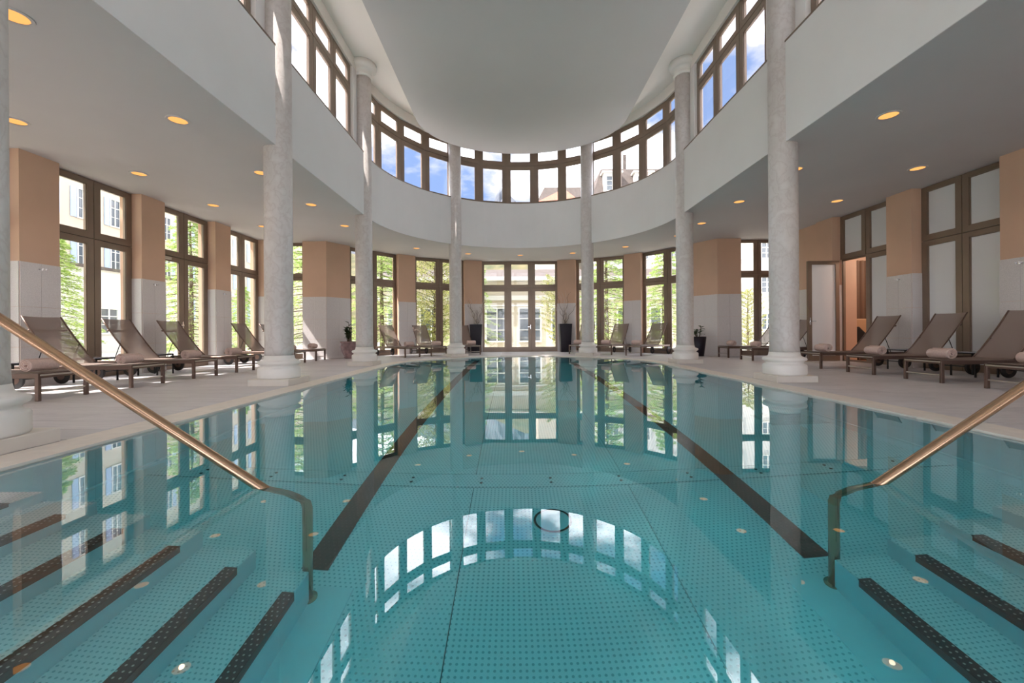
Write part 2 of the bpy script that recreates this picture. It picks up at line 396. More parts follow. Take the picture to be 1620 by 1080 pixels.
# water body
bm = new(); o1 = outline(3.63, -3.02); o2 = outline(3.603, -3.0); nv = len(o1)
A = [bm.verts.new((x, q, -1.325)) for x, q in o1]; B = [bm.verts.new((x, q, -.016)) for x, q in o1]; D = [bm.verts.new((x, q, -.016)) for x, q in o2]
bm.faces.new(A[::-1]); bm.faces.new(D)
for i in range(nv):
    j = (i+1) % nv; bm.faces.new((A[i], A[j], B[j], B[i])); bm.faces.new((B[i], B[j], D[j], D[i]))
obj('water', bm, 'water', smooth=True, kind='structure', label='clear still turquoise pool water mirroring the windows', category='water')

# stairs into the pool
def stairs(sx, lab):
    st = thing('pool_stairs', lab, 'stairs', group=None)
    for k in range(6):
        xe = 1.47+.295*k; z = -1.01+.195*k
        bm = new(); box(bm, *sorted((sx*xe, sx*(xe+.295 if k < 5 else 3.58))), -.8, 2.30, ZF+.002, z-.006)
        s = obj('step', bm, 'smooth_steel', st)
        bm = new(); box(bm, *sorted((sx*(xe+.003), sx*(min(xe+.293, 3.58) if k < 5 else 3.58))), -.8, 2.297, z-.006, z); obj('tread', bm, 'dot_tread', s)
        bm = new(); x1, x2 = sorted((sx*(xe-.004), sx*(xe+.06)))
        box(bm, x1, x2, -.8, 2.14, z-.002, z+.006); x1, x2 = sorted((sx*(xe-.009), sx*(xe+.002))); n_ = obj('nosing', bm, 'nosing', s)
        bm = new(); box(bm, x1, x2, -.8, 2.13, z-.05, z+.0035); obj('nosing_front', bm, 'dark', s)
    bm = new(); box(bm, *sorted((sx*1.47, sx*1.265)), -.8, 2.42, ZF, ZF+.012); obj('base_strip', bm, 'smooth_steel', st)
    return st
stairs(-1, 'submerged steel stairs with dark studded nosings below the left handrail')
stairs(1, 'submerged steel stairs with dark studded nosings below the right handrail')
st = thing('pool_stairs', 'small submerged steel stairs at the far end of pool near right planter', 'stairs')
for k in range(4):
    bm = new(); box(bm, .95, 1.75, 14.05-.28*k-.28, 14.05-.28*k, ZF+.006, -.25-.24*k); obj('step', bm, 'steel', st)

def rail(sx, lab):
    t = thing('handrail', lab, 'handrail')
    Yr = 2.33; zl = lambda x: -.015+.6546*(x-1.756)
    P = [(-4.02, 0, 0.0), (-4.02, 0, 1.05)]
    P = [(4.02, 0.0), (4.02, 1.10), (4.0, 1.25), (3.93, 1.33), (3.84, 1.335), (3.70, zl(3.70)), (3.2, zl(3.2)), (2.4, zl(2.4)), (1.8, zl(1.8)), (1.60, zl(1.60)), (1.53, -.20), (1.50, -.25), (1.49, -.33), (1.49, -.8), (1.49, ZF+.012)]
    bm = new(); tube(bm, [(sx*x, Yr, z) for x, z in P], .0275, 16); obj('rail', bm, 'rail', t, smooth=True)
    bm = new(); lathe(bm, [(.055, 0), (.055, .008), (.03, .014)], 20, sx*4.02, Yr); o = obj('base_flange', bm, 'rail', t)
    bm = new(); lathe(bm, [(.05, ZF+.012), (.05, ZF+.02), (.03, ZF+.026)], 20, sx*1.49, Yr); obj('base_flange', bm, 'rail', t)
rail(-1, 'polished bronze toned handrail running down into water on left stairs')
rail(1, 'polished bronze toned handrail running down into water on right stairs')

# ------------------------------------------------------------------ columns
COLS = []
prof_base = [(.315, .11), (.325, .13), (.325, .262), (.312, .285), (.28, .298), (.272, .315), (.285, .33), (.315, .345), (.325, .37), (.315, .395), (.27, .408), (.245, .42), (.235, .44), (.225, .49)]
prof_shaft = [(.225, .49), (.218, .60), (.217, 7.72)]
prof_cap = [(.217, 7.50), (.217, 7.66), (.24, 7.67), (.255, 7.70), (.24, 7.73), (.228, 7.75), (.235, 7.82), (.27, 7.86), (.30, 7.865), (.315, 7.88), (.345, 7.91), (.355, 7.95), (.355, 8.04)]
def make_column(x, y, ang, label):
    t = thing('column', label, 'column', (x, y, 0), ang, 'round columns carrying the gallery')
    bm = new(); box(bm, -.335, .335, -.335, .335, 0, .11, .006); obj('plinth', bm, 'plinth', t)
    bm = new(); lathe(bm, prof_base, 48); obj('base', bm, 'white_stone', t, smooth=True)
    bm = new(); lathe(bm, prof_shaft, 48); obj('shaft', bm, 'marble', t, smooth=True)
    bm = new(); lathe(bm, prof_cap, 48); obj('capital', bm, 'white_stone', t, smooth=True)
    return t
col0 = make_column(-4.3, 7.01, 0, 'thick veined marble column on left deck with fully visible base, second from camera')
def put_column(x, y, ang, label):
    c = copy_tree(col0); c.location = (x, y, 0); c.rotation_euler = (0, 0, ang); c['label'] = label
a3 = radians(56.9)
put_column(-4.3, 2.98, 0, 'veined marble column cut off by the left picture edge beside near deck')
put_column(4.3, 7.01, 0, 'thick veined marble column on right deck in front of the open glass door')
put_column(4.3, 2.98, 0, 'veined marble column just outside the right picture edge beside right handrail')
put_column(-4.3, 11.04, 0, 'marble column on left beside the mauve glazed pot, capital visible at top')
put_column(4.3, 11.04, 0, 'marble column on right beside the dark pot plant, capital visible at top')
put_column(-4.3*cos(a3), YC+4.3*sin(a3), radians(33), 'slim distant marble column left of the central glazed doors')
put_column(4.3*cos(a3), YC+4.3*sin(a3), radians(-33), 'slim distant marble column right of the central glazed doors')
put_column(-4.3, -1.05, 0, 'marble column on left deck behind the camera')
put_column(4.3, -1.05, 0, 'marble column on right deck behind the camera')

# ------------------------------------------------------------------ gallery face, ceilings, roof
bm = new(); band(bm, outline(R_F), outline(4.62), ZC, 5.62)
gal = obj('wall_gallery', bm, 'plaster', kind='structure', label='smooth white curved gallery wall between lower ceiling and upper windows', category='wall')
bm = new(); band(bm, outline(R_F-.008), outline(4.60), 5.62, 5.65); obj('sill_strip', bm, 'bronze', gal)
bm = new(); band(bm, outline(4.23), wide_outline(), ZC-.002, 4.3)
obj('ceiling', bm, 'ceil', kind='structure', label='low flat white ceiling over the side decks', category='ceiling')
ZS = 8.04
bm = new(); prism(bm, outline(4.62), ZS, ZS+.25)
cu = obj('ceiling_upper', bm, 'soffit', kind='structure', label='pale raised upper ceiling border above the upper windows', category='ceiling')
def ell(W, D, yc, n=40): return [(W, Y0N)]+[(W*cos(pi*i/n), yc+D*sin(pi*i/n)) for i in range(n+1)]+[(-W, Y0N)]
bm = new(); prism(bm, ell(3.84, 3.2, 11.9), 7.99, ZS); obj('moulding', bm, 'soffit', cu)
bm = new(); prism(bm, ell(3.70, 2.95, 12.0), 7.93, 7.99); obj('moulding', bm, 'soffit', cu)
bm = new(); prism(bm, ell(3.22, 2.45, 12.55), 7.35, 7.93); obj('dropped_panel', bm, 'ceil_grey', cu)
# header above upper windows + pilasters
RW = 4.42
bm = new(); band(bm, outline(RW-.02), outline(4.62), 7.74, ZS)
hd = obj('wall_header', bm, 'soffit', kind='structure', label='narrow white wall band between upper windows and raised ceiling', category='wall')
BAYS = [(-5.08, -1.05), (-1.05, 2.98), (2.98, 7.01), (7.01, 11.04)]
for sx in (-1, 1):
    for k, yy in enumerate([-5.08, -1.05, 2.98, 7.01]):
        bm = new(); box(bm, *sorted((sx*(RW-.03), sx*4.62)), yy-.44 if k else Y0N, yy+.58, 5.65, 7.74); obj('pilaster', bm, 'plaster', hd)
    bm = new(); box(bm, *sorted((sx*(RW-.03), sx*4.62)), 10.60, 11.02, 5.65, 7.74); obj('pilaster', bm, 'plaster', hd)

# ------------------------------------------------------------------ windows
NW = [0]
def window(a, b, z0, z1, cells, zt, label, fw=.11, bot=.11, glass='glass', name='window', skip=(), closer=False, handle=None, mull=.06):
    """a->b in plan with the room on the left; cells = cumulative fractions of the light boundaries"""
    NW[0] += 1; root = struct('%s_%d' % (name, NW[0]), label, name)
    ln = hypot(b[0]-a[0], b[1]-a[1]); E = [c*ln for c in cells]
    bm = new()
    for i, s in enumerate(E):
        w = mull; s0 = max(0, s-w/2); s1 = min(ln, s+w/2)
        if i == 0: s1 = w
        if i == len(E)-1: s0 = ln-w
        obox(bm, a, b, s0, s1, -.06, .0, z0, z1)
    for z in (z0, zt-.04, z1-.05): obox(bm, a, b, 0, ln, -.06, .0, z, z+(.08 if z == zt-.04 else .05))
    obj('outer_frame', bm, 'bronze', root)
    rows = [(z0, zt, bot), (zt, z1, fw)]
    for ri, (za, zb, lo) in enumerate(rows):
        for i in range(len(E)-1):
            if (ri, i) in skip: continue
            s0, s1 = E[i]+.006, E[i+1]-.006; zl, zh = za+.006, zb-.006; f = fw
            bm = new()
            obox(bm, a, b, s0, s0+f, -.03, .045, zl, zh); obox(bm, a, b, s1-f, s1, -.03, .045, zl, zh)
            obox(bm, a, b, s0+f, s1-f, -.03, .045, zl, zl+lo); obox(bm, a, b, s0+f, s1-f, -.03, .045, zh-f*.85, zh)
            sa = obj('sash', bm, 'bronze', root)
            bm = new(); obox(bm, a, b, s0+f-.004, s1-f+.004, .0, .008, zl+lo-.004, zh-f*.85+.004); obj('pane', bm, glass, sa)
            bm = new(); g = .012   # glazing bead
            obox(bm, a, b, s0+f, s0+f+g, .008, .03, zl+lo, zh-f*.85); obox(bm, a, b, s1-f-g, s1-f, .008, .03, zl+lo, zh-f*.85)
            obox(bm, a, b, s0+f, s1-f, .008, .03, zl+lo, zl+lo+g); obox(bm, a, b, s0+f, s1-f, .008, .03, zh-f*.85-g, zh-f*.85)
            obj('glazing_bead', bm, 'bronze', sa)
            if handle is not None and ri == 0 and i == handle:
                bm = new(); obox(bm, a, b, s0+.035, s0+.06, .045, .06, 1.0, 1.18); obox(bm, a, b, s0+.035, s0+.17, .08, .10, 1.08, 1.10); obox(bm, a, b, s0+.035, s0+.06, .045, .10, 1.08, 1.10)
                obj('handle', bm, 'chrome', sa)
            if closer and ri == 0 and i == len(E)-2:
                bm = new(); obox(bm, a, b, s1-.36, s1-.12, .045, .11, zh-.09, zh-.03); obox(bm, a, b, s1-.14, s1+.10, .09, .115, zh-.02, zh)
                obj('door_closer', bm, 'lounger_bar', sa)
    return root
PY = [-6.76+2.27*k for k in range(10)]          # near edge of each pier (pier length .615)
piers = [(p, p+.615) for p in PY if p < 12.5]
wins = [(piers[i][1], piers[i+1][0]) for i in range(len(piers)-1)]+[(piers[-1][1], 13.66)]
ordn = ['first', 'second', 'third', 'fourth', 'fifth', 'sixth', 'seventh', 'eighth', 'ninth', 'tenth', 'eleventh', 'twelfth']
vis = [w for w in wins if w[0] > 7]
for w in wins:
    seen = w[0] > 7
    k = vis.index(w) if seen else None
    lab = ('tall bronze framed garden window in left wall, %s from camera' % ordn[k]) if seen else 'tall bronze framed window in left wall nearer than the picture edge'
    window((-XWIN, w[1]), (-XWIN, w[0]), 0, 3.975, (0, .5, 1), 2.79, lab, fw=.13, bot=.14, name='window', handle=(1 if k == 1 else None), closer=(k == 1))
    if seen and k == 2: continue
    if seen:
        lab = ['tall bronze framed window with frosted panes in right wall, fully closed', 'bronze frame with frosted panes and one doorway opened in right wall'][k]
    else: lab = 'frosted bronze framed window in right wall nearer than picture edge'
    window((XWIN, w[0]), (XWIN, w[1]), 0, 3.975, (0, .5, 1), 2.79, lab, fw=.12, bot=.14, glass='frosted', name='window', skip=((0, 1),) if k == 1 else ())
# back walls of side bays
window((-7.42, 14.18), (-8.80, 14.18), 0, 3.975, (0, .5, 1), 2.79, 'bronze framed window facing camera at end of left deck full of green leaves', fw=.11, bot=.16)
window((8.80, 14.18), (7.42, 14.18), 0, 3.975, (0, .5, 1), 2.79, 'bronze framed window facing camera at end of right deck showing white building', fw=.11, bot=.16)
# curved end
def pol(t, r): return (r*cos(radians(t)), YC+r*sin(radians(t)))
RWL = 7.33
ARC_P = [(47.8, 53.6), (70.3, 76.7), (103.4, 109.7), (126.9, 132.8)]
window(pol(76.5, RWL), pol(103.6, RWL), 0, 3.975, (0, .348, .652, 1), 2.79, 'wide three part bronze glazed doors in the middle of the curved end wall', fw=.14, bot=.19, name='door', handle=1)
for a, b, t, l in ((53.4, 70.5, 0, 'bronze window in curved end wall right of the central doors'), (109.5, 127.1, 0, 'bronze window in curved end wall left of the central doors'),
                (31.0, 48.0, 0, 'bronze window in curved end wall beside the right angled corner'), (132.6, 149.0, 0, 'bronze window in curved end wall beside the left angled corner')):
    window(pol(a, RWL), pol(b, RWL), 0, 3.975, (0, .5, 1), 2.79, l, fw=.14, bot=.19)
# upper windows: straight bays
bn = 0
for sx in (-1, 1):
    for (ya, yb) in BAYS:
        a, b = (sx*4.50, ya+.60), (sx*4.50, yb-.46)
        if sx < 0: a, b = b, a
        side = 'left' if sx < 0 else 'right'
        lab = {7.01: 'three part upper window above the %s gallery wall before the capital' % side, 2.98: 'three part upper window on %s cut by the top picture edge' % side}.get(ya, 'three part upper window on %s side behind the camera' % side)
        window(a, b, 5.65, 7.74, (0, 1/3, 2/3, 1), 7.10, lab, fw=.13, bot=.09, mull=.05)
def upper_arc(t0, t1, n, lab):
    NW[0] += 0
    for i in range(n):
        a = t0+(t1-t0)*i/n; b = t0+(t1-t0)*(i+1)/n
        window(pol(a, 4.52), pol(b, 4.52), 5.65, 7.74, (0, 1), 7.10, lab % ordn[i], fw=.15, bot=.09, mull=.04)
upper_arc(2.5, 56.5, 4, 'upper arc window light right of centre, %s from the right capital')
upper_arc(56.5, 123.5, 5, 'upper arc window light in central bay, %s counted from right column')
upper_arc(123.5, 177.5, 4, 'upper arc window light left of centre, %s from the left middle column')

# ------------------------------------------------------------------ walls with granite tiles
wl = struct('wall_left', 'left wall piers, beige plaster above pale granite tiles', 'wall')
wr = struct('wall_right', 'right wall piers, beige plaster above pale granite tiles', 'wall')
wf = struct('wall_far', 'curved end wall piers, beige plaster above pale granite tiles', 'wall')
def tiles(a, b, ncol, wall, inset=0):
    ln = hypot(b[0]-a[0], b[1]-a[1])
    for r in range(3):
        za, zb = (0, .66, 1.34, 2.10)[r], (0, .66, 1.34, 2.10)[r+1]
        for c in range(ncol):
            bm = new(); obox(bm, a, b, ln*c/ncol+.002, ln*(c+1)/ncol-.002, 0, .015, za+.002, zb-.002); obj('tile', bm, 'granite', wall)
for sx, w in ((-1, wl), (1, wr)):
    for (p0, p1) in piers+[(13.66, 14.12)]:
        if sx > 0 and p0 > 11.2: continue
        x1 = sx*XW; x2 = sx*9.02
        bm = new(); box(bm, *sorted((x1, x2)), max(p0, Y0N), p1, 0, ZC); obj('pier', bm, 'beige', w)
        if p0 > 4:
            A, B = (x1, p0), (x1, p1)
            if sx < 0: A, B = B, A
            A2, B2 = ((B, A) if True else (A, B))
            # face tiles: room on the left of a->b
            if sx < 0: tiles((x1, p1), (x1, p0), 2, w)
            else: tiles((x1, p0), (x1, p1), 2, w)
            if sx < 0: tiles((x1-.0, p0), (x1-.24, p0), 1, w)
            else: tiles((x1+.24, p0), (x1, p0), 1, w)
    if sx > 0:
        bm = new(); box(bm, XW, 9.2, 11.385, 12.0, 0, ZC); box(bm, 8.62, 9.2, 12.0, 14.2, 0, ZC); obj('pier', bm, 'beige', w)
        tiles((XW, 11.385), (XW, 12.0), 2, w); tiles((8.78, 11.385), (XW, 11.385), 1, w); tiles((8.62, 12.02), (8.62, 14.1), 5, w)
    # end wall beside the back window and the angled piece
    q = [(sx*7.42, 14.4), (sx*7.42, 13.92), (sx*6.62, 13.92), (sx*6.12, 14.70), (sx*6.4, 15.0), (sx*6.9, 14.6)]
    bm = new(); prism(bm, q, 0, ZC); obj('pier', bm, 'beige', w)
    if sx < 0: tiles((-6.62, 13.92), (-7.42, 13.92), 2, w); tiles((-6.12, 14.70), (-6.62, 13.92), 2, w)
    else: tiles((7.42, 13.92), (6.62, 13.92), 2, w); tiles((6.62, 13.92), (6.12, 14.70), 2, w)
for a, b in ARC_P:
    bm = new(); pi_, pj = pol(a, 7.1), pol(b, 7.1); prism(bm, [pi_, pj, pol(b, 7.6), pol(a, 7.6)], 0, ZC); obj('pier', bm, 'beige', wf)
    tiles(pi_, pj, 2, wf)
    if b < 90: tiles(pol(b, 7.1), pol(b, 7.32), 1, wf)
    else: tiles(pol(a, 7.32), pol(a, 7.1), 1, wf)
bm = new()
for sx in (-1, 1): box(bm, *sorted((sx*6.5, sx*9.2)), 14.22, 14.45, 3.975, 4.25); box(bm, *sorted((sx*8.8, sx*9.2)), 14.1, 14.4, 0, ZC)
obj('corner_post', bm, 'beige', wf)
bm = new()
xs_ = [-9.2, -8.5, -5.25, -4.95, -1.75, -1.45, 1.45, 1.75, 4.95, 5.25, 8.5, 9.2]
for i in range(0, 12, 2): box(bm, xs_[i], xs_[i+1], Y0N-.25, Y0N, 0, ZS+.2)
for i in range(1, 11, 2): box(bm, xs_[i], xs_[i+1], Y0N-.25, Y0N, 3.98, 5.65); box(bm, xs_[i], xs_[i+1], Y0N-.25, Y0N, 7.74, ZS+.2)
obj('wall_rear', bm, 'plaster', kind='structure', label='white end wall behind the camera, glazing added for daylight', category='wall')
for i in range(1, 11, 2):  # rear glazing is added to bring more daylight into the hall
    window((xs_[i], Y0N-.12), (xs_[i+1], Y0N-.12), 0, 3.98, (0, .5, 1), 2.79, 'bronze framed window added in end wall behind the camera for daylight')
    if 3 <= i <= 7: window((xs_[i], Y0N-.12), (xs_[i+1], Y0N-.12), 5.65, 7.74, (0, .5, 1), 7.1, 'upper window added in end wall behind the camera for daylight')

# open door leaf on the right, hinged at the far jamb
dl = struct('door_20', 'open frosted glass door leaf in dark frame beside right pier', 'door', (8.68, 11.36, 0))
bm = new(); w_, h_ = .86, 2.76
for x0, x1, z0, z1 in ((0, .10, .01, h_), (w_-.10, w_, .01, h_), (.10, w_-.10, .01, .15), (.10, w_-.10, h_-.10, h_)): box(bm, -x1, -x0, -.035, .035, z0, z1)
obj('frame', bm, 'bronze', dl); bm = new(); box(bm, -w_+.10, -.10, -.006, .006, .15, h_-.10); obj('pane', bm, 'frosted', dl)
bm = new(); box(bm, -w_+.03, -w_+.06, -.05, -.035, 1.0, 1.2); box(bm, -w_+.04, -w_+.18, -.085, -.065, 1.09, 1.11); box(bm, -w_+.04, -w_+.06, -.085, -.035, 1.09, 1.11); obj('handle', bm, 'chrome', dl)

# side room seen through the doorway
bm = new(); box(bm, 8.95, 12.5, 9.2, 9.3, 0, 3.2); box(bm, 8.95, 12.5, 12.4, 12.5, 0, 3.2); box(bm, 12.4, 12.5, 9.2, 12.5, 0, 3.2); box(bm, 8.95, 12.5, 9.2, 12.5, 3.2, 3.3); box(bm, 8.95, 12.5, 9.2, 12.5, -.1, 0)
obj('wall_side_room', bm, 'beige', kind='structure', label='beige side room behind the open doorway on the right', category='wall')
cu_ = new(); prev = None; npl = 60
vs0 = []; 
for i in range(npl+1):
    x = 9.45+2.2*i/npl; yy = 12.15+.05*sin(i*1.55); vs0.append((x, yy))
for z0, z1 in ((.05, 2.9),):
    A = [cu_.verts.new((x, yy, z0)) for x, yy in vs0]; B = [cu_.verts.new((x, yy, z1)) for x, yy in vs0]
    for i in range(npl): cu_.faces.new((A[i], A[i+1], B[i+1], B[i]))
obj('curtain', cu_, 'curtain', smooth=True, label='brown pleated curtain hanging in the room behind the open doorway', category='curtain')
be = thing('bench', 'tan upholstered bench in the room behind the open doorway', 'bench', (10.0, 11.78, 0))
bm = new(); box(bm, -.7, .7, -.3, .3, .12, .42, .03); obj('seat', bm, 'bench', be); bm = new(); box(bm, -.7, .7, .18, .30, .42, 1.18, .03); obj('backrest', bm, 'bench', be)
for a in (-.6, .6):
    for b in (-.22, .22): bm = new(); box(bm, a-.03, a+.03, b-.03, b+.03, 0, .12); obj('leg', bm, 'lounger', be)
bm = new(); box(bm, -.2, .2, -.06, .06, -.2, .2, .05); cq = obj('cushion', bm, 'black_cloth', label='black cushion standing on its corner on tan bench', category='cushion'); cq.location = (9.62, 11.86, .70); cq.rotation_euler = (0, radians(45), 0)

cl_ = thing('ceiling_lamp', 'round ceiling lamp added to brighten the room behind the open doorway', 'ceiling lamp', (10.3, 10.6, 3.18))
bm = new(); lathe(bm, [(.16, -.06), (.2, -.03), (.2, .02)], 24); obj('shade', bm, 'lens', cl_)
pl_ = bpy.data.lights.new('added_bulb', 'POINT'); pl_.energy = 38; pl_.color = (1, .90, .78); pl_.shadow_soft_size = .12  # added lamp, only there to brighten the side room
po_ = bpy.data.objects.new('added_bulb', pl_); COL.objects.link(po_); po_.parent = cl_; po_.location = (0, 0, -.2)
# coat hooks on granite
hk = new(); box(hk, 0, .015, -.05, .05, -.012, .012); tube(hk, [(.015, -.03, 0), (.05, -.03, -.01), (.06, -.03, .02)], .006, 6); tube(hk, [(.015, .03, 0), (.05, .03, -.01), (.06, .03, .02)], .006, 6)
lathe(hk, [(.018, -.02), (.02, 0), (.018, .02)], 10, .02, 0)
h0 = obj('towel_hook', hk, 'chrome', label='', category='hook', group='chrome hooks on the granite piers')
i = 0
for sx, side in ((-1, 'left'), (1, 'right')):
    for k, (p0, p1) in enumerate([p for p in piers if p[0] > 6.5]):
        if sx > 0 and p0 > 11.2: pass
        o = h0 if i == 0 else h0.copy()
        if i: COL.objects.link(o)
        o.location = (sx*(XW-.015), (p0+p1)/2, 2.0); o.rotation_euler = (0, 0, 0 if sx < 0 else pi)
        o['label'] = 'small chrome towel hook at top of granite on %s wall, %s pier from camera' % (side, ordn[k]); i += 1

# ------------------------------------------------------------------ downlights
dlm = new(); lathe(dlm, [(.115, -.012), (.145, -.012), (.15, 0), (.115, 0)], 28, cap=False); ring_me = None
d0 = thing('downlight', '', 'ceiling lamp', group='round ceiling downlights')
obj('trim_ring', dlm, 'ceil', d0, smooth=False)
bm = new(); lathe(bm, [(.117, -.004), (.117, -.001)], 28); obj('lens', bm, 'lens', d0)
ld = bpy.data.lights.new('lamp', 'SPOT'); ld.energy = 6; ld.color = (1, .74, .50); ld.spot_size = radians(125); ld.spot_blend = .9; ld.shadow_soft_size = .035
lo = bpy.data.objects.new('lamp', ld); COL.objects.link(lo); lo.parent = d0; lo.location = (0, 0, -.03)
PL = []
for sx, side in ((-1, 'left'), (1, 'right')):
    for k in range(6): PL.append((sx*7.55, .06+1.98*(k+1), 'round warm downlight over %s deck, outer row by the wall, %s from camera' % (side, ordn[k])))
    for k in range(6): PL.append((sx*5.18, .06+1.98*(k+1), 'round warm downlight over %s deck, inner row by gallery edge, %s from camera' % (side, ordn[k])))
    for k in range(2): PL.append((sx*6.3, -3.9+3.96*k, 'round warm downlight over %s deck behind the camera, number %s' % (side, ordn[k])))
for k, t in enumerate((25.5, 47, 68.5, 90, 111.5, 133, 154.5)):
    x, y_ = pol(t, 5.65); PL.append((x, y_, 'round downlight over the curved end of the deck, %s counted from right' % ordn[k]))
for i, (x, y_, lab) in enumerate(PL):
    o = d0 if i == 0 else copy_tree(d0); o.location = (x, y_, ZC); o['label'] = lab

# ------------------------------------------------------------------ sun loungers
def make_lounger():
    t = thing('sun_lounger', '', 'sun lounger', group='brown mesh sun loungers')
    for s in (-1, 1):
        bm = new(); box(bm, 0.0, .05, s*.30-.02, s*.30+.02, 0, .36, .004); obj('leg', bm, 'lounger', t)
    bm = new()
    for s in (-1, 1): box(bm, .0, 1.98, s*.30-.018, s*.30+.018, .295, .36, .004)
    for x in (.03, 1.22, 1.93): box(bm, x-.02, x+.02, -.285, .285, .30, .345)
    obj('bed_frame', bm, 'lounger', t)
    bm = new(); box(bm, -.004, .022, -.30, .30, .325, .345, .003); box(bm, .012, .034, -.285, .285, .115, .135); obj('foot_bar', bm, 'lounger_bar', t)
    bm = new()
    P = [(.02, .362), (.4, .352), (.8, .352), (1.2, .365)]
    for (x0, z0), (x1, z1) in zip(P, P[1:]):
        v = [bm.verts.new(c) for c in ((x0, -.285, z0), (x1, -.285, z1), (x1, .285, z1), (x0, .285, z0))]; bm.faces.new(v)
    bmesh.ops.remove_doubles(bm, verts=bm.verts[:], dist=1e-4)
    g = bmesh.ops.extrude_face_region(bm, geom=bm.faces[:]); 
    for v in [q for q in g['geom'] if isinstance(q, bmesh.types.BMVert)]: v.co.z += .008
    obj('seat_sling', bm, 'sling', t)
    Q = [(1.18, .37), (1.30, .50), (1.43, .67), (1.56, .84), (1.68, 1.00), (1.80, 1.17)]
    Q = [(x+.018*sin((i/5)*pi), z) for i, (x, z) in enumerate(Q)]
    for s in (-1, 1): 
        bm = new(); tube(bm, [(x, s*.29, z) for x, z in Q], .014, 8); obj('back_rail', bm, 'lounger', t, smooth=True)
    bm = new(); ny = 6; grid = []
    for i, (x, z) in enumerate(Q):
        rowv = []
        for j in range(ny+1):
            yy = -.28+.56*j/ny; sag = .02*cos(pi*yy/.6); rowv.append(bm.verts.new((x+sag*.7-.0, yy, z-sag*.4)))
        grid.append(rowv)
    for i in range(len(Q)-1):
        for j in range(ny): bm.faces.new((grid[i][j], grid[i][j+1], grid[i+1][j+1], grid[i+1][j]))
    obj('back_sling', bm, 'sling', t, smooth=True)
    bm = new(); xb, zb = Q[3][0]+.08, Q[3][1]+.10
    tube(bm, [(xb+.035, -.285, zb), (xb+.06, 0, zb-.01), (xb+.035, .285, zb)], .018, 8); obj('back_crossbar', bm, 'lounger', t, smooth=True)
    bm = new(); tube(bm, [(1.32, -.28, .44), (1.36, 0, .43), (1.32, .28, .44)], .014, 8); obj('back_crossbar', bm, 'lounger', t, smooth=True)
    for s in (-1, 1): bm = new(); tube(bm, [(1.46, s*.27, .70), (1.60, s*.27, .33)], .007, 6); obj('prop_strut', bm, 'black_metal', t)
    for s in (-1, 1):
        bm = new()
        n = 28; r = .14; R = Matrix.Rotation(pi/2, 4, 'X')
        lathe(bm, [(.03, -.017), (r-.012, -.017), (r, -.01), (r, .01), (r-.012, .017), (.03, .017)], n, cap=True); bmesh.ops.transform(bm, matrix=Matrix.Translation((1.84, s*.335, .14))@R, verts=bm.verts[:])
        wh = obj('wheel', bm, 'dark', t)
        bm = new(); lathe(bm, [(.07, -.0185), (.07, .0185)], 18); bmesh.ops.transform(bm, matrix=Matrix.Translation((1.84, s*.335, .14))@R, verts=bm.verts[:]); obj('hub', bm, 'lounger', wh)
    bm = new(); tube(bm, [(1.84, -.33, .14), (1.84, .33, .14)], .01, 8)
    for s in (-1, 1): box(bm, 1.82, 1.86, s*.30-.01, s*.30+.01, .14, .30)
    obj('axle', bm, 'black_metal', t)
    return t
def towel_mesh():
    bm = new(); pts = []; turns = 3.2; n = 64; th = .017
    for i in range(n+1):
        a = turns*2*pi*i/n; r = .016+.072*(i/n); pts.append((r*cos(a), r*sin(a)))
    L_ = .33; ring0, ring1 = [], []
    def sect(y_, s=1):
        o = [];
        for i, (x, z) in enumerate(pts):
            d = hypot(x, z); ux, uz = x/d, z/d; o.append((bm.verts.new((x+ux*th*.5*s, y_, z*.94+uz*th*.5*s)), bm.verts.new((x-ux*th*.42*s, y_, z*.94-uz*th*.42*s))))
        return o
    S_ = [sect(-L_/2, .7), sect(-L_/2+.01, 1), sect(L_/2-.01, 1), sect(L_/2, .7)]
    for A, B in zip(S_, S_[1:]):
        for i in range(n):
            bm.faces.new((A[i][0], A[i+1][0], B[i+1][0], B[i][0])); bm.faces.new((A[i][1], B[i][1], B[i+1][1], A[i+1][1]))
        bm.faces.new((A[n][0], A[n][1], B[n][1], B[n][0])); bm.faces.new((A[0][1], A[0][0], B[0][0], B[0][1]))
    for E_ in (S_[0], S_[-1]):
        for i in range(n): bm.faces.new((E_[i][0], E_[i][1], E_[i+1][1], E_[i+1][0]))
    return bm
loung0 = make_lounger()
tw0 = obj('rolled_towel', towel_mesh(), 'towel', smooth=True, label='', category='towel', group='rolled towels on the loungers')
SP = []   # x, y, heading of local +x (towards the head), label, towel label, towel offset
LN = ['closest to camera, cut by left column', 'second from the camera', 'third from the camera on left deck', 'fourth from the camera on left deck', 'behind the second left column, backrest in sunlight', 'last on left deck near the sunlit corner pier']
for k, y_ in enumerate((5.63, 6.93, 8.23, 9.46, 11.87, 13.16)):
    SP.append((-6.45, y_, pi, 'brown mesh sun lounger on left deck, '+LN[k], 'rolled rose beige towel on foot of left deck lounger, '+ordn[k]+' from camera', .06))
RN = ['closest to camera, cut by right picture edge', 'second from camera beside right handrail', 'third from camera in front of the frosted window', 'fourth from camera, by the open glass door', 'behind the right marble column', 'last on right deck by the angled corner']
for k, y_ in enumerate((5.60, 6.82, 8.05, 9.38, 11.96, 13.28)):
    SP.append((6.45, y_, 0, 'brown mesh sun lounger on right deck, '+RN[k], 'rolled rose beige towel on foot of right deck lounger, '+ordn[k]+' from camera', .08))
for t, l in ((41.8+90+6.4, ''),): pass
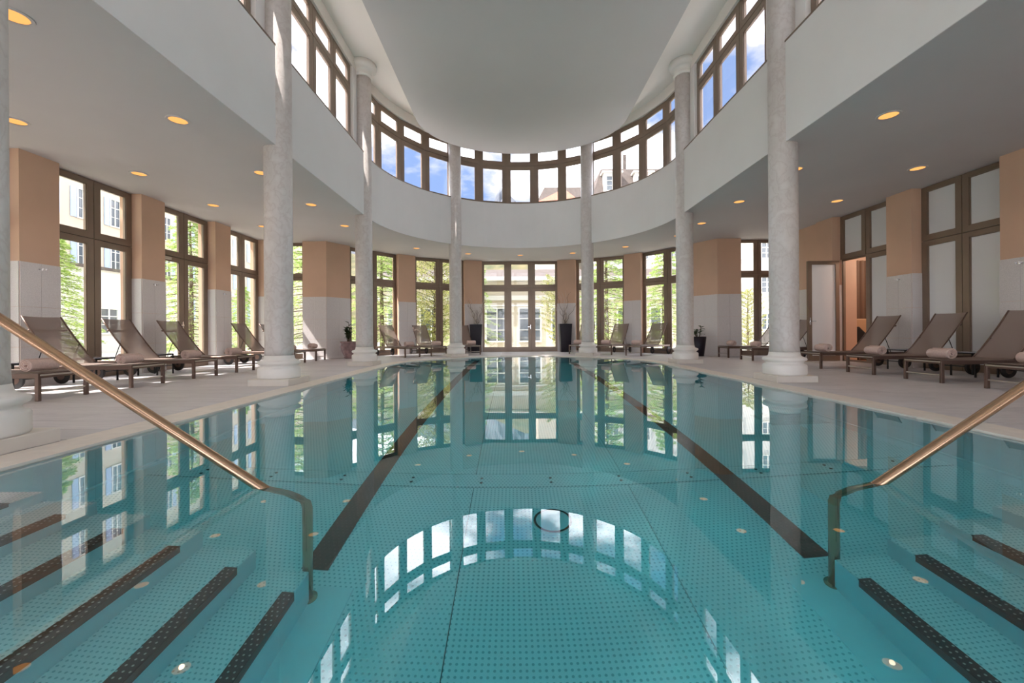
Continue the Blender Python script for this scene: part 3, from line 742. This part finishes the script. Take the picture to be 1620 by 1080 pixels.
for t, l in ((138.2, 'left, beside the second left column'), (126.3, 'left, behind the water edge'), (111.2, 'left, partly behind slim left column'), (65.7, 'right, partly behind slim right column'), (54.0, 'right, right of slim column'), (41.0, 'right, nearest the right corner column')):
    x, y_ = pol(t, 5.15); SP.append((x, y_, radians(t), 'brown mesh sun lounger on curved end deck, '+l, 'rolled towel on curved end lounger, '+l, .05))
for i, (x, y_, rz, lab, tl, dx) in enumerate(SP):
    o = loung0 if i == 0 else copy_tree(loung0); o.location = (x, y_, 0); o.rotation_euler = (0, 0, rz); o['label'] = lab
    w = tw0 if i == 0 else tw0.copy()
    if i: COL.objects.link(w)
    off = -.09 if cos(rz) > .2 else .09
    ly = -.10 if x > 0 else .10
    ly = ly if i < 12 else 0
    v = Matrix.Rotation(rz, 2) @ Vector((.22, ly)); w.location = (x+v.x, y_+v.y, .362+.099); w.rotation_euler = (0, 0, rz+random.uniform(-.06, .06)); w['label'] = tl

# side tables
def make_table():
    t = thing('side_table', '', 'side table', group='small black side tables between loungers')
    bm = new(); box(bm, -.21, .21, -.21, .21, .43, .445, .003); obj('table_top', bm, 'table_top', t)
    bm = new()
    for s in (-1, 1): box(bm, -.21, .21, s*.21-.01, s*.21+.01, .41, .43); box(bm, s*.21-.01, s*.21+.01, -.2, .2, .41, .43)
    obj('apron', bm, 'black_metal', t)
    for a in (-1, 1):
        for b in (-1, 1):
            bm = new(); box(bm, a*.20-.011, a*.20+.011, b*.20-.011, b*.20+.011, 0, .42); obj('leg', bm, 'black_metal', t)
    return t
tb0 = make_table()
TB = [(-8.0, 6.28, 'small black side table by left wall between first and second loungers'), (-8.0, 7.58, 'small black side table by left wall between second and third loungers'), (-8.0, 8.85, 'small black side table by left wall between third and fourth loungers'),
      (8.0, 6.21, 'small black side table by right wall between first and second loungers'), (8.0, 7.43, 'small black side table by right wall between second and third loungers'), (8.0, 8.72, 'small black side table by right wall between third and fourth loungers')]
for i, (x, y_, lab) in enumerate(TB):
    o = tb0 if i == 0 else copy_tree(tb0); o.location = (x, y_, 0); o['label'] = lab

# ------------------------------------------------------------------ planters and pot plants
def planter(x, y_, lab, seed):
    rnd = random.Random(seed); t = thing('planter', lab, 'planter', (x, y_, 0), group='tall dark planters flanking the doors')
    bm = new(); H = 1.2; a, b = .20, .265
    def ringv(s, z): return [bm.verts.new((sx*s, sy*s, z)) for sx, sy in ((-1, -1), (1, -1), (1, 1), (-1, 1))]
    rs = [ringv(a, 0), ringv(b, H), ringv(b-.03, H), ringv(b-.04, H-.1)]
    for A, B in zip(rs, rs[1:]):
        for i in range(4): bm.faces.new((A[i], A[(i+1) % 4], B[(i+1) % 4], B[i]))
    bm.faces.new(rs[0][::-1]); bm.faces.new(rs[-1]); obj('pot', bm, 'planter', t)
    for k in range(16):
        bm = new(); an = rnd.uniform(0, 2*pi); p = Vector((rnd.uniform(-.08, .08), rnd.uniform(-.08, .08), H-.1)); out_ = rnd.uniform(.25, .62); hh = rnd.uniform(.8, 1.4)
        pts = [p]
        for s in range(1, 9):
            f = s/8; pts.append(p+Vector((cos(an)*out_*f**1.3+.035*sin(s*2+k), sin(an)*out_*f**1.3+.035*cos(s*2.3+k), hh*f)))
        tube(bm, pts, .010, 5, .004)
        for q in range(3, 9):
            e = pts[q] if q < 9 else pts[-1]; d = Vector((rnd.uniform(-1, 1), rnd.uniform(-1, 1), rnd.uniform(0, 1)))*.13; m_ = e+d*.5+Vector((rnd.uniform(-.04, .04), rnd.uniform(-.04, .04), .02)); tube(bm, [e, m_, e+d], .003, 4, .001)
        obj('branch', bm, 'stem' if k % 3 == 0 else 'twig', t)
planter(-1.88, 17.62, 'tall dark tapered planter with bare curly twigs, left of central doors', 3)
planter(1.92, 17.62, 'tall dark tapered planter with bare curly twigs, right of central doors', 5)
def leaf_blade(bm, p, d, L_, w, droop):
    d = d.normalized(); side = d.cross(Vector((0, 0, 1))).normalized() if abs(d.z) < .99 else Vector((1, 0, 0)); prev = None
    for s in range(6):
        f = s/5; c = p+d*L_*f+Vector((0, 0, -droop*f*f)); ww = w*sin(pi*min(1, f*.92+.06))
        v = (bm.verts.new(c-side*ww), bm.verts.new(c+side*ww))
        if prev: bm.faces.new((prev[0], prev[1], v[1], v[0]))
        prev = v
def pot_plant(x, y_, lab, potprof, potm, h0_, spec, seed):
    rnd = random.Random(seed); t = thing('potted_plant', lab, 'potted plant', (x, y_, 0))
    bm = new(); lathe(bm, potprof, 28); obj('pot', bm, potm, t, smooth=True)
    for k in range(spec['stems']):
        bm = new(); an = rnd.uniform(0, 2*pi); o_ = rnd.uniform(.02, spec['spread']); hh = rnd.uniform(.5, 1)*spec['h']; p = Vector((.04*cos(an), .04*sin(an), h0_)); e = Vector((o_*cos(an), o_*sin(an), h0_+hh))
        mid = (p+e)/2+Vector((.02*sin(k), .02*cos(k), .03)); tube(bm, [p, mid, e], .011, 6, .006); s_ = obj('stem', bm, 'stem', t)
        for q in range(spec['leaves']):
            bm = new(); f = .35+.65*q/spec['leaves']; c = p.lerp(mid, f*2) if f < .5 else mid.lerp(e, f*2-1); a2 = rnd.uniform(0, 2*pi)
            leaf_blade(bm, c, Vector((cos(a2), sin(a2), rnd.uniform(.2, 1.1))), rnd.uniform(.10, .18)*spec['ls'], .032*spec['ls'], .05*spec['ls']); obj('leaf', bm, 'leaf', s_)
pot_plant(-5.93, 14.08, 'mauve glazed pot with upright leafy plant beside left marble column', [(.13, 0), (.16, .03), (.15, .06), (.24, .25), (.27, .42), (.255, .52), (.28, .54), (.28, .58), (.24, .58), (.23, .52)], 'clay', .5, dict(stems=9, spread=.16, h=.75, leaves=12, ls=1.25), 4)
pot_plant(6.0, 14.0, 'dark pot with drooping broad leaved plant beside right marble column', [(.16, 0), (.20, .3), (.24, .66), (.21, .66), (.20, .6)], 'planter', .6, dict(stems=7, spread=.28, h=.45, leaves=8, ls=1.5), 9)

# ------------------------------------------------------------------ outside
bm = new()
for q in ((-200, -9.2, -60, 300), (9.2, 200, -60, 300), (-9.2, 9.2, 14.95, 300), (-9.2, 9.2, -60, -6.3)):
    v = [bm.verts.new((x, y_, -.14)) for x, y_ in ((q[0], q[2]), (q[1], q[2]), (q[1], q[3]), (q[0], q[3]))]; bm.faces.new(v)
obj('ground', bm, 'ground', kind='structure', label='pale sunlit ground outside the windows', category='ground')

def house_window(parent, P, ux, nx, w, h, z, shutters=None, fm='win_frame'):
    """P plan centre on the facade, ux facade direction, nx outward normal"""
    def bx(bm, s0, s1, d0, d1, z0, z1):
        a = (P[0]+ux[0]*s0, P[1]+ux[1]*s0); c = (P[0]+ux[0]*s1, P[1]+ux[1]*s1)
        prism(bm, [(a[0]+nx[0]*d0, a[1]+nx[1]*d0), (c[0]+nx[0]*d0, c[1]+nx[1]*d0), (c[0]+nx[0]*d1, c[1]+nx[1]*d1), (a[0]+nx[0]*d1, a[1]+nx[1]*d1)], z0, z1)
    bm = new(); f = .09
    bx(bm, -w/2-f, -w/2, 0, .10, z-f, z+h+f); bx(bm, w/2, w/2+f, 0, .10, z-f, z+h+f); bx(bm, -w/2, w/2, 0, .10, z-f, z); bx(bm, -w/2, w/2, 0, .10, z+h, z+h+f)
    bx(bm, -.035, .035, 0, .07, z, z+h); bx(bm, -w/2, w/2, 0, .06, z+h*.68, z+h*.68+.05); bx(bm, -w/2, w/2, 0, .05, z+h*.33, z+h*.33+.03)
    wd = obj('window', bm, fm, parent)
    bm = new(); bx(bm, -w/2, w/2, 0, .02, z, z+h); obj('pane', bm, 'win_dark', wd)
    if shutters:
        for s in (-1, 1):
            bm = new(); c = s*(w/2+f+.22)
            bx(bm, c-.2, c+.2, .02, .07, z-.05, z+h+.05)
            for k in range(12): bx(bm, c-.16, c+.16, .07, .085, z+.05+k*(h-.1)/12, z+.05+k*(h-.1)/12+h/22)
            obj('shutter', bm, shutters, parent)
# left building with blue shutters
bl = thing('apartment_building', 'cream apartment house with pale blue shutters beyond the left windows', 'building')
bm = new(); box(bm, -42, -32, 8, 70, -.14, 17); obj('wall', bm, 'house', bl)
bm = new(); box(bm, -42.4, -31.2, 7.6, 70.4, 17, 17.3); obj('eave', bm, 'house_white', bl); bm = new(); box(bm, -32.02, -31.8, 8, 70, 5.1, 5.4); obj('cornice', bm, 'house_white', bl)
for k in range(16):
    for z in (2.3, 6.0, 9.5, 13.0): house_window(bl, (-32, 32.8+2.45*(k-6)), (0, -1), (1, 0), .72, 2.05, z, 'shutter')
an = thing('annex', 'low white annex with flat roof in front of the house with blue shutters', 'building')
bm = new(); box(bm, -30, -24.5, 13, 31, -.14, 4.7); obj('wall', bm, 'house_white', an)
bm = new(); box(bm, -30.1, -24.3, 12.8, 31.2, 4.7, 4.85); obj('roof_edge', bm, 'roof_grey', an)
for k in range(5): house_window(an, (-24.5, 15+3.2*k), (0, -1), (1, 0), 1.0, 1.4, 1.0)
# low house at the far end
bh = thing('house', 'low cream house with big white framed windows behind the central doors', 'house')
bm = new(); box(bm, -9, 12, 27, 34, -.14, 4.2); obj('wall', bm, 'house', bh)
bm = new(); prism(bm, [(0, 0)]*0 or [(-9.6, 26.3), (12.6, 26.3), (12.6, 26.9), (-9.6, 26.9)], 4.2, 4.42); box(bm, -9.1, 12.1, 26.8, 27, 2.95, 3.25); box(bm, -9.1, 12.1, 26.85, 27, 2.55, 2.65); obj('cornice', bm, 'house_white', bh)
bm = new()
v = [bm.verts.new(c) for c in ((-9.6, 26.3, 4.42), (12.6, 26.3, 4.42), (12.6, 30.5, 5.5), (-9.6, 30.5, 5.5), (12.6, 34.5, 4.42), (-9.6, 34.5, 4.42))]
bm.faces.new((v[0], v[1], v[2], v[3])); bm.faces.new((v[3], v[2], v[4], v[5])); bm.faces.new((v[0], v[3], v[5])); bm.faces.new((v[1], v[4], v[2])); bm.faces.new((v[0], v[5], v[4], v[1])); obj('roof', bm, 'roof_grey', bh)
for k in range(9):
    house_window(bh, (-8.0+2.15*k+.2, 27), (1, 0), (0, -1), 1.35, 2.1, .3)
# white building right behind
bw = thing('apartment_building', 'white apartment building with small windows and dark dormer roof, far right', 'building')
bm = new(); box(bm, 7.0, 34, 36, 48, -.14, 12.6); obj('wall', bm, 'house_white', bw)
bm = new(); v = []
for x0, x1, y0, y1, z in ((6.65, 34.4, 35.6, 48.4, 12.6), (7.6, 33.4, 36.6, 47.4, 15.3)): v.append([bm.verts.new(c) for c in ((x0, y0, z), (x1, y0, z), (x1, y1, z), (x0, y1, z))])
for i in range(4): bm.faces.new((v[0][i], v[0][(i+1) % 4], v[1][(i+1) % 4], v[1][i]))
bm.faces.new(v[1]); bm.faces.new(v[0][::-1]); obj('roof', bm, 'roof_grey', bw)
for k in range(9):
    x = 8.4+2.7*k
    for z in (1.0, 4.2, 7.2, 10.0): house_window(bw, (x, 36), (1, 0), (0, -1), .9, 1.3, z)
for k in range(8):
    x = 8.4+2.7*k
    bm = new(); box(bm, x-.75, x+.75, 35.7, 37.5, 12.9, 14.6); prism(bm, [(x-.9, 35.5), (x+.9, 35.5), (x+.9, 37.6), (x-.9, 37.6)], 14.6, 14.75); obj('dormer', bm, 'house_white', bw)
    house_window(bw, (x, 35.7), (1, 0), (0, -1), 1.0, 1.2, 13.1)
bm = new(); box(bm, 10.0, 10.25, 38, 38.25, 15.3, 17.2); obj('antenna_mast', bm, 'roof_grey', bw)
# red roofed building centre right
brd = thing('house', 'building with salmon red hipped roof seen through the upper centre windows', 'house')
bm = new(); box(bm, 2.0, 5.9, 38.5, 46, -.14, 12.6); obj('wall', bm, 'house', brd)
bm = new(); a = [bm.verts.new(c) for c in ((1.4, 38, 12.6), (6.4, 38, 12.6), (6.4, 46.5, 12.6), (1.4, 46.5, 12.6), (4.9, 41.2, 15.2), (4.9, 43.5, 15.2))]
for f in ((0, 1, 4), (1, 2, 5, 4), (2, 3, 5), (3, 0, 4, 5), (0, 3, 2, 1)): bm.faces.new([a[i] for i in f])
obj('roof', bm, 'roof_red', brd)
for k in range(2): house_window(brd, (3.0+1.9*k, 38.5), (1, 0), (0, -1), .9, 1.3, 10.2)
br2 = thing('house', 'distant grey brown mansard roofed building behind the red roof', 'house')
bm = new(); box(bm, 3.2, 12, 54, 62, -.14, 17.2); obj('wall', bm, 'house', br2)
bm = new(); v = []
for x0, x1, y0, y1, z in ((2.6, 12.6, 53.4, 62.6, 17.2), (4.0, 11.4, 55, 61, 20.2)): v.append([bm.verts.new(c) for c in ((x0, y0, z), (x1, y0, z), (x1, y1, z), (x0, y1, z))])
for i in range(4): bm.faces.new((v[0][i], v[0][(i+1) % 4], v[1][(i+1) % 4], v[1][i]))
bm.faces.new(v[1]); bm.faces.new(v[0][::-1]); obj('roof', bm, 'roof_grey', br2)
# mountain and wooded hill
def ridge(name, y_, x0, x1, hfun, m, label, cat, depth, seed, n=70, rows=10):
    rnd = random.Random(seed); bm = new(); G = []
    for j in range(rows+1):
        f = j/rows; r = []
        for i in range(n+1):
            x = x0+(x1-x0)*i/n; h = hfun(x)*(f**.9)+(rnd.uniform(-.016, .016)*hfun(x) if 0 < j else 0); r.append(bm.verts.new((x, y_-depth*(1-f), max(h, 0)-.14)))
        G.append(r)
    for j in range(rows):
        for i in range(n): bm.faces.new((G[j][i], G[j][i+1], G[j+1][i+1], G[j+1][i]))
    return obj(name, bm, m, kind='structure', label=label, category=cat)
def mh(x):
    return 108+26*max(0, 1-abs(x+13)/16)+22*max(0, 1-abs(x-1)/22)-max(0, abs(x)-25)*.12
ridge('mountain', 400, -330, 330, lambda x: max(40, mh(x)), 'rock', 'grey rocky mountain peak seen through the upper centre windows', 'mountain', 160, 2, 220, 12)
ridge('hill', 120, -120, 120, lambda x: 26+3*sin(x*.07)+2*sin(x*.19+1), 'hill', 'brownish green wooded hillside behind the house', 'hill', 45, 3, 80, 8)

# trees
def foliage(kind, h, r, seed, count):
    rnd = random.Random(seed); vs = []; fs = []; br = new()
    tube(br, [(0, 0, 0), (.05, .03, h*.5), (0, 0, h*.97)], .10*h/5, 8, .02)
    nb = int(h*13)
    per = count//nb
    for b in range(nb):
        f = .08+.9*b/nb; z = h*f; an = b*2.4+rnd.uniform(-.3, .3)
        if kind == 'spruce': ln = r*(1-f)**.75*rnd.uniform(.75, 1.1)+.2; up = -.05
        else: ln = r*sqrt(max(.05, 1-(2*f-1.05)**2))*rnd.uniform(.7, 1.1); up = .35
        d = Vector((cos(an), sin(an), up)); p0 = Vector((0, 0, z)); pts = [p0+d*ln*s/4+Vector((0, 0, -(.16*ln*(s/4)**2 if kind == 'spruce' else -.06*ln*(s/4)))) for s in range(5)]
        tube(br, pts, .022, 4, .005)
        side = Vector((-sin(an), cos(an), 0))
        for q in range(per):
            g = rnd.uniform(.12, 1.0); i = min(3, int(g*4)); c = pts[i].lerp(pts[i+1], g*4-i)
            lat = rnd.uniform(-1, 1)*(.34*ln*(1.1-g)+.05)
            c = c+side*lat+d*abs(lat)*.4+Vector((rnd.gauss(0, .03), rnd.gauss(0, .03), rnd.gauss(0, .05)-abs(lat)*.3))
            if kind == 'spruce':
                dirn = (d+side*(1.0 if lat > 0 else -1.0)*rnd.uniform(.3, 1.2)+Vector((0, 0, rnd.uniform(-.5, .15)))).normalized(); L1 = rnd.uniform(.10, .20); w = rnd.uniform(.008, .02)
            else:
                dirn = Vector((rnd.uniform(-1, 1), rnd.uniform(-1, 1), rnd.uniform(-.8, .5))).normalized(); L1 = rnd.uniform(.06, .12); w = rnd.uniform(.02, .035)
            nn = dirn.cross(Vector((rnd.uniform(-1, 1), rnd.uniform(-1, 1), rnd.uniform(-1, 1)))).normalized()*w
            k0 = len(vs); vs.extend((c-nn*.5, c+dirn*L1*.5-nn, c+dirn*L1, c+dirn*L1*.5+nn)); fs.append((k0, k0+1, k0+2, k0+3))
    me = bpy.data.meshes.new('foliage'); me.from_pydata([tuple(v) for v in vs], [], fs); me.materials.append(M['needles' if kind == 'spruce' else 'broad'])
    bmesh.ops.recalc_face_normals(br, faces=br.faces[:]); tm = bpy.data.meshes.new('trunk'); br.to_mesh(tm); br.free(); tm.materials.append(M['bark'])
    return me, tm
PRO = {'a': foliage('spruce', 6.5, 1.9, 1, 15000), 'b': foliage('spruce', 7.5, 2.2, 2, 17000), 'c': foliage('broad', 6.5, 2.2, 3, 15000)}
def tree(k, x, y_, s, rz, lab):
    t = thing('tree', lab, 'tree', (x, y_, -.14), rz, group='trees outside the windows'); t.scale = (s, s, s)
    link('foliage', PRO[k][0], t, kind='stuff'); link('trunk', PRO[k][1], t)
TREES = [('a', -13.6, 11.9, .62, 0, 'small light green spruce outside the first left window'),
 ('b', -13.0, 16.2, .80, 1, 'tall feathery spruce outside the second left window'),
 ('a', -14.5, 21.6, .55, 2, 'low spruce outside the third left window'),
 ('b', -9.4, 18.2, 1.05, 3, 'dense green spruce filling the window at end of left deck'),
 ('a', -7.3, 22.0, 1.1, 4, 'spruce outside the curved window beside left angled corner'),
 ('c', -4.6, 22.6, .95, 5, 'yellow green broadleaf tree left of the central doors'),
 ('b', -2.9, 24.8, .9, 2.2, 'spruce standing behind the yellow green tree left of centre'),
 ('c', 2.2, 22.0, .62, 6, 'leafy tree seen through right part of the central doors'),
 ('a', 4.6, 21.6, 1.05, 7, 'bright spruce outside the curved window right of the central doors'),
 ('b', 8.0, 22.6, .80, 8, 'spruce outside the curved window beside right angled corner'),
 ('c', 11.4, 20.5, .46, 9, 'short bushy tree in front of the white building'),
 ('b', -14.0, .6, 1.5, 3, 'tall spruce beyond left wall outside the picture, shading near deck'),
 ('b', -14.2, 7.4, 1.45, 5, 'tall spruce beyond left wall just outside the picture, shading the loungers')]
for a in TREES: tree(*a)
